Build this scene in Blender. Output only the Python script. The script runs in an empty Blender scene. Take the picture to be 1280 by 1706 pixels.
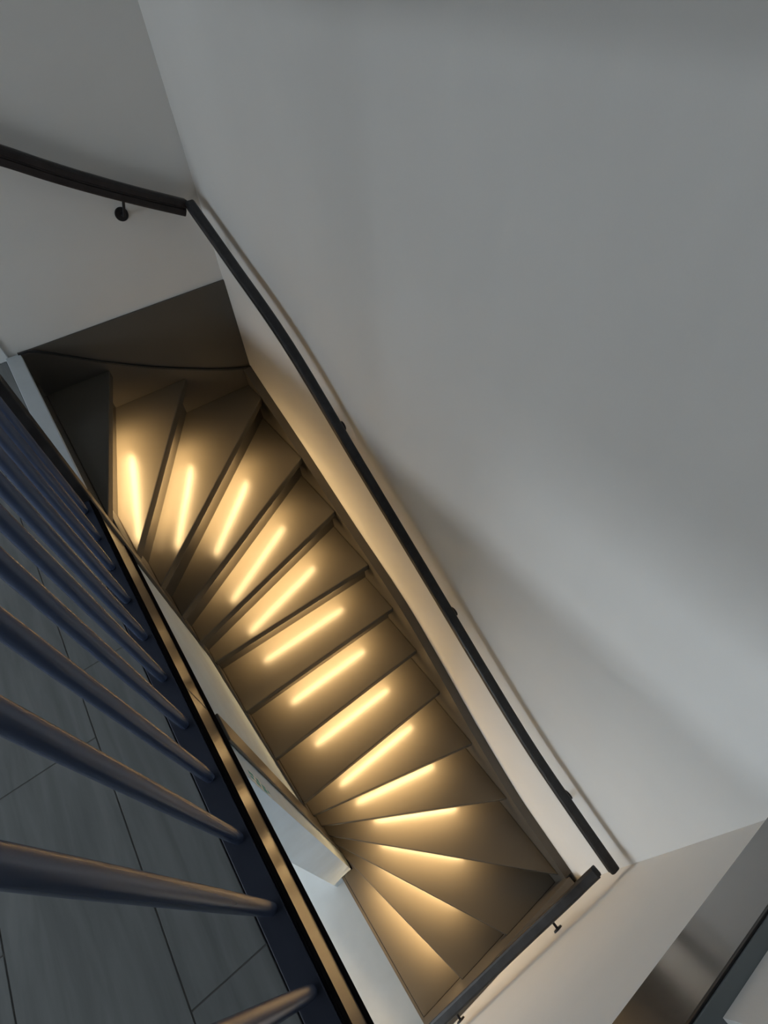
import bpy, bmesh, math, random
from mathutils import Vector, Matrix
random.seed(7)
sc = bpy.context.scene
col = sc.collection

# ---------------------------------------------------------------- camera
# metres; lower floor at Z = 0, the camera stands over the stairwell at the origin in plan
H0 = 3.856
AX = ((0.7983576, -0.49031511, 0.3495944),      # world X in camera space (right, down, forward)
      (-0.59919499, -0.58905167, 0.54220244),   # world Y
      (0.05992088, 0.64234665, 0.76406823))     # world down
cam_d = bpy.data.cameras.new('camera')
cam = bpy.data.objects.new('camera', cam_d)
col.objects.link(cam)
cam_d.sensor_fit = 'HORIZONTAL'
cam_d.sensor_width = 36.0
cam_d.lens = 36.0 * 835.74 / 1280.0
cam_d.clip_start = 0.01
right = Vector((AX[0][0], AX[1][0], -AX[2][0]))
down = Vector((AX[0][1], AX[1][1], -AX[2][1]))
fwd = Vector((AX[0][2], AX[1][2], -AX[2][2]))
R3 = Matrix((right, -down, -fwd)).transposed()
cam.matrix_world = Matrix.Translation((0, 0, H0)) @ R3.to_4x4()
sc.camera = cam

# ---------------------------------------------------------------- light and exposure
world = bpy.data.worlds.new('overcast_sky')
sc.world = world
world.use_nodes = True
bg = world.node_tree.nodes['Background']
bg.inputs[0].default_value = (0.85, 0.935, 1.0, 1)
bg.inputs[1].default_value = 9.5
# window openings that let the sky in: x, y0, y1, z0, z1 (upper landing, ground floor)
WIN = (-2.9, -0.27, 2.25, 3.20, 3.76)
WIN2 = (-2.9, -0.20, 2.30, 0.45, 1.42)
for wx, y0, y1, z0, z1 in (WIN, WIN2):
    pl = bpy.data.lights.new('window_portal', 'AREA')
    pl.shape = 'RECTANGLE'
    pl.size = z1 - z0
    pl.size_y = y1 - y0
    pl.cycles.is_portal = True
    po = bpy.data.objects.new('window_portal', pl)
    col.objects.link(po)
    po.location = (wx - 0.02, (y0 + y1) / 2, (z0 + z1) / 2)
    po.rotation_euler = (0, -math.pi / 2, 0)
LED_WATT = 3.7
LED_COLOR = (1.0, 0.66, 0.30)
sc.view_settings.view_transform = 'Standard'
sc.view_settings.look = 'None'
sc.view_settings.gamma = 1.0
sc.view_settings.use_curve_mapping = False
sc.view_settings.exposure = 0.12

# ---------------------------------------------------------------- materials
def new_mat(name):
    m = bpy.data.materials.new(name)
    m.use_nodes = True
    nt = m.node_tree
    b = nt.nodes['Principled BSDF']
    return m, nt, b

def paint(name, c, rough, var=0.12, scale=14.0, bump=0.02, bscale=180.0, spec=0.5, rvar=0.06):
    m, nt, b = new_mat(name)
    N = nt.nodes; L = nt.links
    tc = N.new('ShaderNodeTexCoord')
    n1 = N.new('ShaderNodeTexNoise'); n1.inputs['Scale'].default_value = scale
    n1.inputs['Detail'].default_value = 4
    L.new(tc.outputs['Object'], n1.inputs['Vector'])
    r = N.new('ShaderNodeValToRGB')
    r.color_ramp.elements[0].position = 0.3
    r.color_ramp.elements[1].position = 0.7
    r.color_ramp.elements[0].color = tuple(x * (1 - var) for x in c) + (1,)
    r.color_ramp.elements[1].color = tuple(x * (1 + var) for x in c) + (1,)
    L.new(n1.outputs['Fac'], r.inputs['Fac'])
    L.new(r.outputs['Color'], b.inputs['Base Color'])
    mr = N.new('ShaderNodeMapRange')
    mr.inputs['To Min'].default_value = rough - rvar
    mr.inputs['To Max'].default_value = rough + rvar
    L.new(n1.outputs['Fac'], mr.inputs['Value'])
    L.new(mr.outputs['Result'], b.inputs['Roughness'])
    b.inputs['Specular IOR Level'].default_value = spec
    n2 = N.new('ShaderNodeTexNoise'); n2.inputs['Scale'].default_value = bscale
    L.new(tc.outputs['Object'], n2.inputs['Vector'])
    bp = N.new('ShaderNodeBump'); bp.inputs['Strength'].default_value = bump
    bp.inputs['Distance'].default_value = 0.002
    L.new(n2.outputs['Fac'], bp.inputs['Height'])
    L.new(bp.outputs['Normal'], b.inputs['Normal'])
    return m

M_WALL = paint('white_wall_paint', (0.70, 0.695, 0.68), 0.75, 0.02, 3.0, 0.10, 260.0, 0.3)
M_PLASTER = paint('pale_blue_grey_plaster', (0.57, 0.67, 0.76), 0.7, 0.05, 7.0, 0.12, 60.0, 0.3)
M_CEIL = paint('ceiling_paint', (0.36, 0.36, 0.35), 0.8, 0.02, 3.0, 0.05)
M_STEP = paint('anthracite_stair_paint', (0.098, 0.088, 0.073), 0.272, 0.01, 1.5, 0.0, 240.0, 0.28, 0.0)
M_STRING = paint('anthracite_string_paint', (0.070, 0.063, 0.054), 0.40, 0.04, 4.0, 0.03, 240.0, 0.5, 0.02)
M_FASCIA = paint('anthracite_fascia_gloss', (0.060, 0.058, 0.055), 0.22, 0.05, 6.0, 0.0, 120.0, 0.5, 0.01)
M_RAIL = paint('black_grained_rail_paint', (0.020, 0.020, 0.022), 0.38, 0.35, 30.0, 0.10, 160.0, 0.4)
M_NAVY = paint('blue_grey_baluster_paint', (0.052, 0.075, 0.140), 0.27, 0.02, 10.0, 0.0, 200.0, 0.6, 0.005)
M_RAIL2 = paint('dark_brown_grained_rail_paint', (0.017, 0.0125, 0.0125), 0.42, 0.4, 30.0, 0.12, 160.0, 0.35)
M_MATT = paint('matt_black_strip', (0.008, 0.0075, 0.008), 0.9, 0.1, 20.0, 0.0, 100.0, 0.0)
M_NAVY2 = paint('dark_navy_rail_paint', (0.024, 0.031, 0.054), 0.45, 0.08, 10.0, 0.02, 200.0, 0.4)
M_METAL = paint('black_powder_coat', (0.010, 0.009, 0.011), 0.5, 0.1, 40.0, 0.02, 300.0, 0.3)
M_TRIM = paint('pale_floor_trim', (0.55, 0.60, 0.64), 0.45, 0.04, 8.0, 0.02)
M_BASE = paint('white_baseboard_paint', (0.72, 0.74, 0.75), 0.4, 0.02, 5.0, 0.01)
M_ALU = paint('strip_light_profile', (0.35, 0.34, 0.32), 0.45, 0.05, 20.0, 0.01)
M_EDGE = paint('grey_edge_trim', (0.17, 0.19, 0.20), 0.5, 0.05, 9.0, 0.02)
M_DOOR = paint('dark_brown_door', (0.045, 0.035, 0.028), 0.5, 0.1, 9.0, 0.02)
M_PALE = paint('pale_grey_floor_screed', (0.60, 0.60, 0.58), 0.55, 0.06, 5.0, 0.05, 40.0, 0.4)
M_CYAN = paint('turquoise_print', (0.05, 0.36, 0.40), 0.6, 0.1, 20.0, 0.0)
M_FILM = paint('white_label_film', (0.70, 0.78, 0.78), 0.5, 0.03, 20.0, 0.0)

def plank_mat():
    m, nt, b = new_mat('grey_wood_look_tile')
    N = nt.nodes; L = nt.links
    tc = N.new('ShaderNodeTexCoord')
    mp = N.new('ShaderNodeMapping'); mp.inputs['Scale'].default_value = (9.0, 0.9, 9.0)
    L.new(tc.outputs['Object'], mp.inputs['Vector'])
    n = N.new('ShaderNodeTexNoise'); n.inputs['Scale'].default_value = 4.0
    n.inputs['Detail'].default_value = 8; n.inputs['Distortion'].default_value = 0.6
    L.new(mp.outputs['Vector'], n.inputs['Vector'])
    r = N.new('ShaderNodeValToRGB')
    r.color_ramp.elements[0].position = 0.32; r.color_ramp.elements[0].color = (0.160, 0.172, 0.176, 1)
    r.color_ramp.elements[1].position = 0.70; r.color_ramp.elements[1].color = (0.230, 0.244, 0.250, 1)
    L.new(n.outputs['Fac'], r.inputs['Fac'])
    L.new(r.outputs['Color'], b.inputs['Base Color'])
    b.inputs['Roughness'].default_value = 0.48
    bp = N.new('ShaderNodeBump'); bp.inputs['Strength'].default_value = 0.08
    bp.inputs['Distance'].default_value = 0.002
    L.new(n.outputs['Fac'], bp.inputs['Height'])
    L.new(bp.outputs['Normal'], b.inputs['Normal'])
    return m
M_PLANK = plank_mat()
M_GROUT = paint('grey_tile_joint', (0.13, 0.13, 0.125), 0.8, 0.05, 30.0, 0.02)

m, nt, b = new_mat('warm_led_diffuser')
b.inputs['Base Color'].default_value = (0.8, 0.75, 0.65, 1)
b.inputs['Emission Color'].default_value = LED_COLOR + (1,)
b.inputs['Emission Strength'].default_value = 6.0
M_LED = m

# ---------------------------------------------------------------- mesh helpers
def link_mesh(name, bm, mat, parent=None, smooth=False):
    bmesh.ops.recalc_face_normals(bm, faces=bm.faces[:])
    me = bpy.data.meshes.new(name)
    bm.to_mesh(me); bm.free()
    if smooth:
        for p in me.polygons: p.use_smooth = True
    me.materials.append(mat)
    o = bpy.data.objects.new(name, me)
    col.objects.link(o)
    if parent is not None: o.parent = parent
    return o

def bevel(bm, w, seg=2):
    if w > 0:
        bmesh.ops.bevel(bm, geom=bm.edges[:], offset=w, segments=seg, affect='EDGES', profile=0.5)

def box_bm(x0, x1, y0, y1, z0, z1, w=0.0, seg=2, bm=None):
    b2 = bmesh.new()
    bmesh.ops.create_cube(b2, size=1.0)
    for v in b2.verts:
        v.co = Vector(((x0 + x1) / 2 + v.co.x * (x1 - x0), (y0 + y1) / 2 + v.co.y * (y1 - y0), (z0 + z1) / 2 + v.co.z * (z1 - z0)))
    bevel(b2, w, seg)
    if bm is None: return b2
    me = bpy.data.meshes.new('tmp'); b2.to_mesh(me); b2.free(); bm.from_mesh(me); bpy.data.meshes.remove(me)
    return bm

def prism_bm(pts, vec, w=0.0, seg=2):
    """closed outline of 3D points pushed along vec"""
    bm = bmesh.new()
    vec = Vector(vec)
    a = [bm.verts.new(Vector(p)) for p in pts]
    c = [bm.verts.new(Vector(p) + vec) for p in pts]
    n = len(pts)
    bm.faces.new(a); bm.faces.new(c[::-1])
    for i in range(n):
        bm.faces.new((a[i], c[i], c[(i + 1) % n], a[(i + 1) % n]))
    bmesh.ops.recalc_face_normals(bm, faces=bm.faces[:])
    bevel(bm, w, seg)
    return bm

def cyl_bm(p0, p1, r0, r1=None, n=20, cap=True, bm=None):
    r1 = r0 if r1 is None else r1
    p0 = Vector(p0); p1 = Vector(p1)
    bm = bmesh.new() if bm is None else bm
    d = (p1 - p0); L = d.length
    q = d.to_track_quat('Z', 'Y').to_matrix().to_4x4()
    bmesh.ops.create_cone(bm, cap_ends=cap, segments=n, radius1=r0, radius2=r1, depth=L,
                          matrix=Matrix.Translation((p0 + p1) / 2) @ q)
    return bm

def lathe_bm(prof, n=18, axis_at=(0, 0)):
    bm = bmesh.new()
    rings = []
    for r, z in prof:
        rings.append([bm.verts.new((axis_at[0] + r * math.cos(2 * math.pi * i / n), axis_at[1] + r * math.sin(2 * math.pi * i / n), z)) for i in range(n)])
    for a, c in zip(rings, rings[1:]):
        for i in range(n):
            bm.faces.new((a[i], a[(i + 1) % n], c[(i + 1) % n], c[i]))
    bm.faces.new(rings[0][::-1]); bm.faces.new(rings[-1])
    return bm

def sweep_bm(path, prof, side):
    """sweep a closed profile (u along side, v up) along a path"""
    bm = bmesh.new()
    side = Vector(side).normalized()
    rings = []
    P = [Vector(p) for p in path]
    for i, p in enumerate(P):
        t = (P[min(i + 1, len(P) - 1)] - P[max(i - 1, 0)]).normalized()
        up = side.cross(t).normalized()
        if up.z < 0: up = -up
        rings.append([bm.verts.new(p + side * u + up * v) for u, v in prof])
    n = len(prof)
    for a, c in zip(rings, rings[1:]):
        for i in range(n):
            bm.faces.new((a[i], a[(i + 1) % n], c[(i + 1) % n], c[i]))
    bm.faces.new(rings[0][::-1]); bm.faces.new(rings[-1])
    return bm

def catmull(pts, k=8):
    P = [Vector(p) for p in pts]
    P = [P[0] * 2 - P[1]] + P + [P[-1] * 2 - P[-2]]
    out = []
    for i in range(1, len(P) - 2):
        for j in range(k):
            t = j / k
            a, b_, c, d = P[i - 1], P[i], P[i + 1], P[i + 2]
            out.append(0.5 * ((2 * b_) + (c - a) * t + (2 * a - 5 * b_ + 4 * c - d) * t * t + (3 * b_ - a - 3 * c + d) * t ** 3))
    out.append(P[-2])
    return out

def struct(name, bm, mat, parent=None):
    o = link_mesh(name, bm, mat, parent)
    if parent is None: o['kind'] = 'structure'
    return o

def thing(name, label, cat, loc=(0, 0, 0), group=None):
    o = bpy.data.objects.new(name, None)
    col.objects.link(o)
    o.location = loc
    o.empty_display_size = 0.1
    o['label'] = label; o['category'] = cat
    if group: o['group'] = group
    return o

def part(name, bm, mat, parent, smooth=False, root=None):
    """bm is in world space; keep it there under a parent that may be moved"""
    base = root if root is not None else parent
    off = Vector((0, 0, 0))
    p = parent
    while p is not None:
        off += p.location
        p = p.parent
    for v in bm.verts: v.co -= off
    return link_mesh(name, bm, mat, parent, smooth)

def Z(d): return H0 - d                       # depth below the lens -> height

# ---------------------------------------------------------------- the well and the rooms round it
XR, YL, YF = 0.768, 2.412, -0.322             # right wall, left wall, front wall (faces)
XS, YS, YB = 0.7225, 2.389, -0.270            # faces of the strings on those walls
XI = -0.155                                   # face of the inner string and the posts
ZF = Z(1.08)                                  # upper floor
FB = Z(1.365)                                 # lower edge of the fascia boards
ZC = ZF + 2.60                                # ceiling
XW = WIN[0]

struct('wall_right', box_bm(XR, XR + 0.12, YF - 0.30, YL + 0.12, -0.2, ZC), M_WALL)
struct('wall_left', box_bm(XW - 0.12, XR, YL, YL + 0.12, -0.2, ZC), M_WALL)
struct('wall_front', box_bm(XW - 0.12, XR, YF - 0.12, YF, -0.2, FB), M_WALL)
struct('wall_front_upper', box_bm(0.292, XR, YF - 0.30, YF - 0.016, ZF + 0.005, ZC), M_WALL)
struct('wall_landing', box_bm(XW - 0.12, -0.62, YF - 0.30, YF - 0.052, ZF, ZC), M_WALL)
struct('door_1', box_bm(-0.62, 0.290, YF - 0.12, YF - 0.056, ZF, ZC), M_DOOR)
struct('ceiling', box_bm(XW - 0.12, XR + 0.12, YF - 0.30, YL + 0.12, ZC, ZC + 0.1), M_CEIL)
# window walls with their openings
def window_wall(name, n, W, zlo, zhi, ylo):
    bm = bmesh.new()
    for y0, y1, z0, z1 in ((ylo, W[1], zlo, zhi), (W[2], YL, zlo, zhi), (W[1], W[2], zlo, W[3]), (W[1], W[2], W[4], zhi)):
        box_bm(XW - 0.12, XW, y0, y1, z0, z1, bm=bm)
    struct(name, bm, M_WALL)
    fr = struct('window_%d' % n, box_bm(XW - 0.09, XW - 0.04, W[1], W[2], W[3], W[3] + 0.05), M_BASE)
    for y in (W[1] + 0.03, (W[1] + W[2]) / 2, W[2] - 0.03):
        struct('mullion', box_bm(XW - 0.09, XW - 0.04, y - 0.03, y + 0.03, W[3] + 0.05, W[4] - 0.05), M_BASE, fr)
    struct('head_bar', box_bm(XW - 0.09, XW - 0.04, W[1], W[2], W[4] - 0.05, W[4]), M_BASE, fr)
window_wall('wall_back', 1, WIN, ZF - 0.3, ZC, YF - 0.30)
window_wall('wall_back_lower', 2, WIN2, -0.185, ZF - 0.3, YF - 0.12)
# inner wall: plastered, its lower half set back behind the second post
struct('wall_inner', box_bm(-0.30, -0.1655, 0.515, 1.368, -0.2, FB), M_PLASTER)
struct('wall_inner_upper', box_bm(-0.34, -0.207, 1.368, YL, -0.2, ZF - 0.02), M_STRING)
struct('floor_lower', box_bm(XW - 0.12, XR, YF - 0.12, YL, -0.285, -0.185), M_PALE)
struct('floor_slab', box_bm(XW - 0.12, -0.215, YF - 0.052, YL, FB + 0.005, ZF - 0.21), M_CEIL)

# upper floor: grey wood-look tiles laid along the well
fl = struct('floor', box_bm(XW - 0.12, -0.215, YF - 0.052, YL, ZF - 0.2, ZF - 0.0012), M_GROUT)
cols = [(-0.3475, -0.2155, (0.145, 0.83, 1.62)), (-0.577, -0.350, (-0.12, 0.66, 1.90)), (-0.806, -0.5795, (0.40, 1.35)),
        (-1.036, -0.8085, (-0.1, 0.9, 1.9)), (-1.265, -1.0385, (0.5, 1.5)), (-1.495, -1.2675, (0.1, 1.2)), (-1.8, -1.4975, (0.7, 1.7)),
        (-2.35, -1.8025, (0.3, 1.3)), (-2.9, -2.3525, (0.8, 1.9))]
for x0, x1, cuts in cols:
    ys = [YF - 0.05] + list(cuts) + [YL - 0.002]
    for y0, y1 in zip(ys, ys[1:]):
        struct('plank', box_bm(x0, x1, y0 + 0.0012, y1 - 0.0012, ZF - 0.0012, ZF, 0.0006, 1), M_PLANK, fl)
struct('baseboard_left', box_bm(XW, -0.20, YL - 0.014, YL, ZF, ZF + 0.085, 0.003, 1), M_BASE)
struct('baseboard_front', box_bm(XW, -0.30, YF - 0.052, YF - 0.038, ZF, ZF + 0.085, 0.003, 1), M_BASE)

# fascia boards that hide the floor edge round the well
struct('trim_1', box_bm(-0.163, XR, YL - 0.010, YL, Z(1.60), ZF + 0.012, 0.002, 1), M_STRING)
struct('trim_2', box_bm(-0.190, -0.163, 0.682, 1.372, FB + 0.058, ZF - 0.004, 0.002, 1), M_FASCIA)
struct('trim_3', box_bm(-0.190, -0.163, YF + 0.012, 0.678, FB + 0.058, ZF - 0.004, 0.002, 1), M_FASCIA)
struct('trim_7', box_bm(-0.175, -0.1595, YF + 0.012, 1.372, FB + 0.001, FB + 0.058, 0.003, 2), M_MATT)  # matt black strip along the lower edge of the inner fascia
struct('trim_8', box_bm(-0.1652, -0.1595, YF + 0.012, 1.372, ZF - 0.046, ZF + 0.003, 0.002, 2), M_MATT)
struct('trim_4', box_bm(-0.163, XR, YF - 0.02, YF + 0.010, FB, ZF - 0.004, 0.002, 1), M_FASCIA)
struct('trim_5', box_bm(-0.19, XR, YF - 0.052, YF + 0.006, ZF - 0.004, ZF + 0.004, 0.002, 1), M_EDGE)
struct('baseboard_front_edge', box_bm(-0.19, XR, YF + 0.006, YF + 0.0095, ZF - 0.010, ZF + 0.004, 0.001, 1), M_METAL)
struct('trim_6', box_bm(-0.212, XI, 1.43, YL - 0.010, ZF - 0.006, ZF + 0.012, 0.003, 2), M_TRIM)

# ---------------------------------------------------------------- staircase
RISE = 0.185
def zn(k): return Z(1.266 + (k - 1) * RISE)   # top of the tread whose front edge is nosing k
NOSE = {  # front edge of each tread in plan: inner end, outer end
    1: ((-0.157, 1.480), (0.117, 2.389)), 2: ((-0.155, 1.452), (0.419, 2.389)), 3: ((-0.152, 1.419), (0.7225, 2.235)),
    4: ((-0.152, 1.380), (0.7225, 1.875)), 5: ((-0.152, 1.347), (0.7225, 1.594)), 6: ((-0.157, 1.328), (0.7225, 1.317)),
    7: ((-0.157, 1.119), (0.7225, 1.121)), 8: ((-0.157, 0.917), (0.7225, 0.924)), 9: ((-0.150, 0.722), (0.7225, 0.725)),
    10: ((-0.147, 0.691), (0.7225, 0.451)), 11: ((-0.147, 0.664), (0.7225, 0.159)), 12: ((-0.153, 0.643), (0.7225, -0.245)),
    13: ((-0.160, 0.630), (0.349, -0.270)), 14: ((-0.166, 0.607), (0.045, -0.270))}
LED = {1: ((-0.143, 1.637), (0.007, 2.172)), 2: ((-0.033, 1.680), (0.225, 2.134)), 3: ((0.098, 1.698), (0.444, 2.038)),
       4: ((0.052, 1.538), (0.484, 1.785)), 5: ((0.047, 1.444), (0.517, 1.574)), 6: ((0.039, 1.358), (0.534, 1.358)),
       7: ((0.044, 1.156), (0.523, 1.156)), 8: ((0.040, 0.956), (0.532, 0.956)), 9: ((0.040, 0.755), (0.540, 0.755)),
       10: ((0.063, 0.668), (0.532, 0.548)), 11: ((0.098, 0.564), (0.519, 0.320))}
XT = XI + 0.0                                  # treads end on the inner string
def line(k, back):
    a, c = Vector(NOSE[k][0]), Vector(NOSE[k][1])
    d = (c - a).normalized()
    n = Vector((-d.y, d.x))                    # uphill
    return a + n * back, d
def clip(k, back, x_in=XI):
    """the nosing line moved uphill, cut by the inner string and the wall strings"""
    p, d = line(k, back)
    lo = p + d * ((x_in - p.x) / d.x)
    best = None
    for val, ax in ((XS, 0), (YS, 1), (YB, 1)):
        if abs(d[ax]) < 1e-6: continue
        t = (val - p[ax]) / d[ax]
        if t <= 0.1: continue
        q = p + d * t
        if q.x < XS + 1e-4 and YB - 1e-4 < q.y < YS + 1e-4:
            if best is None or t < best[0]: best = (t, q, ax, val)
    return lo, best[1], (best[2], best[3])

stairs = thing('winding_staircase', 'dark grey winding staircase with warm light strips glowing under every tread', 'staircase', (0.30, 0.30, 0))
TT = 0.040
OVER = 0.055
def mk_tread(k, poly, z):
    bm = prism_bm([(p[0], p[1], z) for p in poly], (0, 0, -TT), 0.004, 2)
    return part('tread', bm, M_STEP, stairs)
def mk_riser(k, zlo, zhi, th=0.015):
    a, c, _ = clip(k, OVER)
    a2, c2, _ = clip(k, OVER + th)
    bm = prism_bm([(a.x, a.y, zlo), (c.x, c.y, zlo), (c2.x, c2.y, zlo), (a2.x, a2.y, zlo)], (0, 0, zhi - zlo))
    return part('riser', bm, M_STEP, stairs)
treads = {}
for k in range(1, 16):
    z = zn(k)
    if k < 15:
        f0, f1, fw = clip(k, 0.0)
    if k == 1:                                 # top step, reaching to the riser under the floor edge
        poly = [(-0.163, f0.y), (f0.x, f0.y), (f1.x, f1.y), (-0.163, YS)]
        poly = [(-0.163, f0.y - 0.0), (f1.x, f1.y), (-0.163, YS)]
    else:
        b0, b1, bw = clip(k - 1, OVER + 0.012)
        if k == 15:
            poly = [(-0.222, b0.y), (b0.x, b0.y), (b1.x, b1.y), (-0.222, YF)]
            poly = [(-0.221, 0.512), (XI, 0.512), (b0.x, b0.y), (b1.x, b1.y), (b1.x, YB), (-0.221, YB)]
        else:
            poly = [f0, f1]
            if bw != fw:
                poly.append(Vector((XS, YS)) if bw == (1, YS) else Vector((XS, YB)))
            poly += [b1, b0]
    treads[k] = mk_tread(k, poly, z)
for k in range(1, 15):
    mk_riser(k, zn(k + 1), zn(k) - TT)
part('riser', box_bm(-0.236, -0.222, YF + 0.002, 0.512, -0.184, 0.0), M_STEP, stairs)
# riser between the top step and the floor
part('riser', box_bm(-0.178, -0.163, 1.43, YS, zn(1) - TT, ZF - 0.006), M_STEP, stairs)
# light strips under the nosings
for k in range(1, 15):
    if k in LED:
        a, c = Vector(LED[k][0]), Vector(LED[k][1])
    else:
        p, d = line(k, 0.035)
        a = p + d * 0.27; c = p + d * 0.76
    d = (c - a).normalized(); n = Vector((-d.y, d.x))
    zt = zn(k) - TT
    q = [a - n * 0.007, c - n * 0.007, c + n * 0.007, a + n * 0.007]
    s = part('light_strip', prism_bm([(p.x, p.y, zt) for p in q], (0, 0, -0.004)), M_ALU, treads[k])
    q = [a - n * 0.005, c - n * 0.005, c + n * 0.005, a + n * 0.005]
    part('light_strip', prism_bm([(p.x, p.y, zt - 0.004) for p in q], (0, 0, -0.003)), M_LED, treads[k])
    ld = bpy.data.lights.new('strip_lamp', 'AREA')
    ld.shape = 'RECTANGLE'
    ld.size = (c - a).length; ld.size_y = 0.007
    ld.energy = LED_WATT
    ld.color = LED_COLOR
    ld.spread = math.radians(174)
    lo = bpy.data.objects.new('strip_lamp', ld)
    col.objects.link(lo)
    lo.parent = treads[k]
    mid = (a + c) / 2
    lo.location = Vector((mid.x, mid.y, zt - 0.0085)) - stairs.location
    lo.rotation_euler = (0, 0, math.atan2(d.y, d.x))

# wall strings
def string_x(x0, x1, top, drop):
    """board standing in a plane of constant x; top = [(y, z)...]"""
    pts = [(x0, y, z) for y, z in top] + [(x0, y, max(-0.04, z - drop)) for y, z in reversed(top)]
    return prism_bm(pts, (x1 - x0, 0, 0))
def string_y(y0, y1, top, drop):
    pts = [(x, y0, z) for x, z in top] + [(x, y0, max(-0.04, z - drop)) for x, z in reversed(top)]
    return prism_bm(pts, (0, y1 - y0, 0))
rt = [(2.389, 1.538), (2.2, 1.645), (2.0, 1.748), (1.673, 1.938), (1.456, 2.064), (1.064, 2.275), (0.77, 2.517), (0.485, 2.775), (0.151, 3.035), (-0.02, 3.12), (-0.270, 3.228)]
rt = [(p.x, Z(p.y)) for p in catmull([(y, z, 0) for y, z in rt], 3)]
part('string_board', string_x(XS, XR - 0.001, rt, 0.62), M_STRING, stairs)
lt = [(-0.163, 1.070), (-0.098, 1.084), (0.0655, 1.196), (0.126, 1.237), (0.283, 1.331), (0.437, 1.412), (0.60, 1.490), (0.7225, 1.536), (0.767, 1.545)]
lt = [(p.x, Z(p.y)) for p in catmull([(x, z, 0) for x, z in lt], 3)]
part('string_board', string_y(YS, YL - 0.011, lt, 0.62), M_STRING, stairs)
cap = [(x, YS - 0.001, z + 0.0005) for x, z in lt] + [(x, YS - 0.001, z + 0.009) for x, z in reversed(lt)]
part('string_cap', prism_bm(cap, (0, YL - 0.012 - YS, 0)), M_RAIL, stairs)
bt = [(-0.221, 3.26), (0.10, 3.20), (0.45, 3.16), (0.7215, 3.135)]
part('string_board', string_y(YB, YF + 0.001, [(x, Z(z)) for x, z in bt], 0.9), M_STRING, stairs)
part('newel_post', box_bm(-0.205, XI, 1.431, 1.760, zn(4) - 0.10, zn(1) - TT - 0.001, 0.002, 1), M_STRING, stairs)
# posts and inner string
part('newel_post', box_bm(-0.205, XI, 1.372, 1.430, zn(6) - 0.10, ZF - 0.001, 0.004, 2), M_STRING, stairs)
part('newel_post', box_bm(-0.1645, XI, 0.612, 0.700, -0.04, FB - 0.02, 0.003, 2), M_STRING, stairs)
it = [(1.371, Z(2.165)), (0.700, Z(2.76))]
part('inner_string', string_x(-0.1645, XI, it, 0.40), M_STRING, stairs)

# ---------------------------------------------------------------- balustrade on the floor edge
bal = thing('balustrade', 'blue-grey balustrade of round upright bars along the open floor edge', 'balustrade', (-0.185, 0.65, ZF))
part('base_rail', box_bm(-0.2125, -0.1655, YF + 0.006, 1.372, ZF - 0.002, ZF + 0.004, 0.002, 2), M_NAVY2, bal)
RT = Z(0.13)
prof = [(-0.011, 0), (-0.0125, 0.10), (-0.0135, 0.5)]
b0 = None
for i in range(11):
    y = 0.051 + 0.1275 * i
    if i == 0:
        h = RT - 0.02 - (ZF + 0.004)
        prof = [(0.0085, 0.0), (0.0102, 0.008), (0.0115, 0.06), (0.0125, 0.30), (0.0125, h - 0.3), (0.0115, h - 0.05), (0.0105, h)]
        b0 = link_mesh('baluster', lathe_bm(prof, 20), M_NAVY, bal, True)
        b0.location = (0, y - 0.65, 0.004)
    else:
        o = b0.copy(); col.objects.link(o); o.parent = bal
        o.location = (0, y - 0.65, 0.004)
part('newel_post', box_bm(-0.206, XI, 1.373, 1.430, ZF, Z(0.10), 0.004, 2), M_RAIL, bal)
part('handrail', box_bm(-0.212, -0.158, YF + 0.02, 1.373, RT - 0.02, RT + 0.02, 0.008, 3), M_RAIL, bal)

# ---------------------------------------------------------------- wall handrails
def rail_profile(w=0.040, h=0.042):
    a, t = w / 2, h / 2
    return [(-a + 0.008, -t), (a - 0.008, -t), (a - 0.002, -t + 0.006), (a - 0.002, -0.006), (a - 0.006, -0.003), (a - 0.006, 0.001), (a, 0.004),
            (a, t - 0.010), (a - 0.003, t - 0.004), (a - 0.009, t), (-a + 0.009, t), (-a + 0.003, t - 0.004), (-a, t - 0.010),
            (-a, 0.004), (-a + 0.006, 0.001), (-a + 0.006, -0.003), (-a + 0.002, -0.006), (-a + 0.002, -t + 0.006)]
def bracket(root, wall_pt, wall_n, rail_pt, rr=0.021):
    w = Vector(wall_pt); n = Vector(wall_n)
    k = w + n * 0.035
    r = Vector(rail_pt)
    bm = cyl_bm(w + n * 0.004, k, 0.0055, n=12)
    cyl_bm(k, r, 0.0055, n=12, bm=bm)
    br = part('bracket', bm, M_METAL, root)
    part('rosette', cyl_bm(w, w + n * 0.006, rr, rr - 0.002, n=28), M_METAL, br)
    return br

hr = thing('wall_handrail', 'long black handrail sloping down the big white right wall', 'handrail', (0.70, 1.0, Z(1.55)), 'black wall handrails')
path = [(0.70, 2.325, 0.712), (0.70, 2.04, 0.852), (0.70, 1.66, 1.047), (0.70, 1.23, 1.374), (0.70, 0.79, 1.705), (0.70, 0.49, 1.935), (0.70, 0.20, 2.143), (0.70, -0.025, 2.267), (0.70, -0.292, 2.393)]
rp = [Vector((p.x, p.y, Z(p.z))) for p in catmull(path, 6)]
part('rail', sweep_bm(rp, rail_profile(), (1, 0, 0)), M_RAIL, hr)
for y, zr, in ((2.19, 0.779), (1.44, 1.214), (0.72, 1.760), (-0.02, 2.265)):
    bracket(hr, (XR, y, Z(zr + 0.135)), (-1, 0, 0), (0.705, y, Z(zr + 0.022)))

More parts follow.
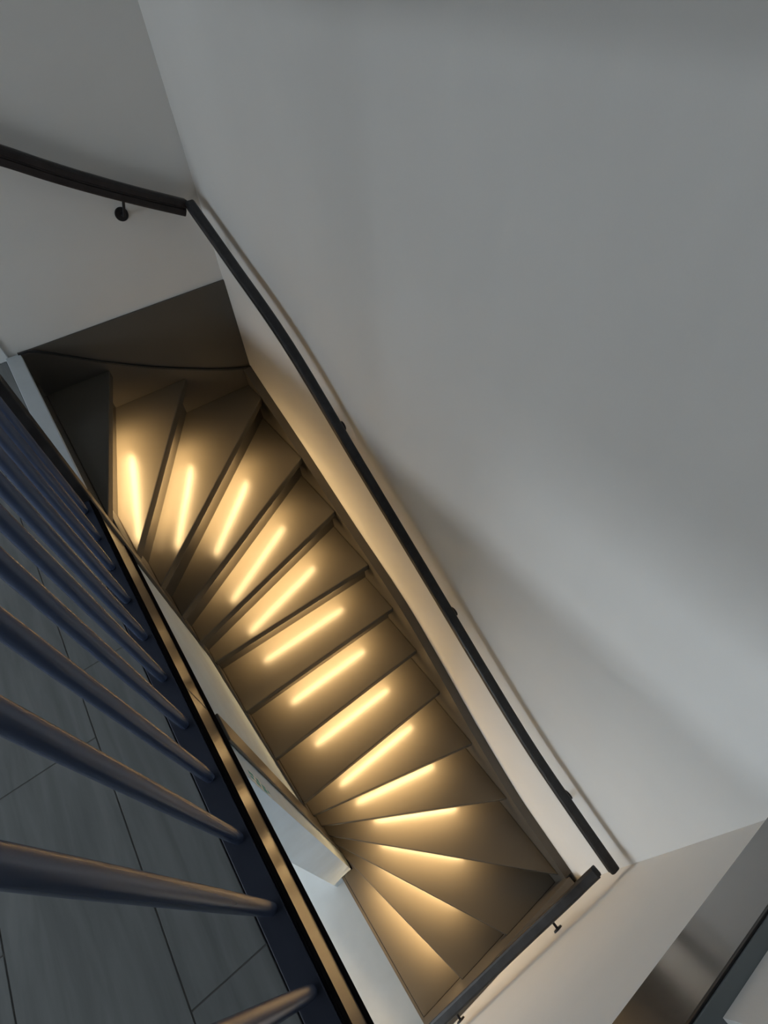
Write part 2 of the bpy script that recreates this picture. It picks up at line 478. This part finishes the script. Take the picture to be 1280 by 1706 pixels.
hl = thing('wall_handrail', 'short curved black handrail on the left wall with one round bracket below', 'handrail', (0.40, 2.345, Z(0.58)), 'black wall handrails')
path = [(-0.45, 0.20), (-0.15, 0.292), (0.00, 0.352), (0.144, 0.431), (0.251, 0.496), (0.369, 0.563), (0.509, 0.637), (0.680, 0.722)]
rp = [Vector((p.x, 2.345, Z(p.y))) for p in catmull([(x, z, 0) for x, z in path], 6)]
part('rail', sweep_bm(rp, rail_profile(0.048, 0.060), (0, 1, 0)), M_RAIL2, hl)
bracket(hl, (0.446, YL, Z(0.703)), (0, -1, 0), (0.462, 2.35, Z(0.640)), 0.026)

hb = thing('wall_handrail', 'grey-black handrail on the short front wall at the foot of the stairs', 'handrail', (0.25, -0.252, Z(2.7)), 'black wall handrails')
path = [(0.635, 2.36), (0.585, 2.40), (0.50, 2.455), (0.30, 2.62), (0.05, 2.80), (-0.16, 2.95)]
rp = [Vector((p.x, -0.252, Z(p.y))) for p in catmull([(x, z, 0) for x, z in path], 5)]
part('rail', sweep_bm(rp, rail_profile(0.042, 0.044), (0, 1, 0)), M_RAIL, hb)
bracket(hb, (0.450, YF, Z(2.713)), (0, 1, 0), (0.42, -0.262, Z(2.54)))
bracket(hb, (-0.055, YF, Z(3.11)), (0, 1, 0), (-0.06, -0.262, Z(2.90)))

# ---------------------------------------------------------------- scrap of printed film on the inner wall
lab = thing('label_sticker', 'small torn white sticker with turquoise print on the pale inner wall below the balustrade', 'sticker', (-0.1655, 0.535, Z(1.60)))
part('film', prism_bm([(-0.1655, 0.520, Z(1.47)), (-0.1655, 0.560, Z(1.50)), (-0.1655, 0.556, Z(1.60)), (-0.1655, 0.538, Z(1.68)), (-0.1655, 0.518, Z(1.71))], (0.0008, 0, 0)), M_FILM, lab)
for y, z, w, h in ((0.549, 1.51, 0.010, 0.05), (0.534, 1.50, 0.010, 0.03), (0.530, 1.56, 0.012, 0.05), (0.545, 1.575, 0.012, 0.03), (0.528, 1.635, 0.014, 0.05), (0.541, 1.635, 0.007, 0.045), (0.535, 1.69, 0.010, 0.02)):
    part('printed_mark', box_bm(-0.1647, -0.1643, y - w / 2, y + w / 2, Z(z + h / 2), Z(z - h / 2)), M_CYAN, lab)
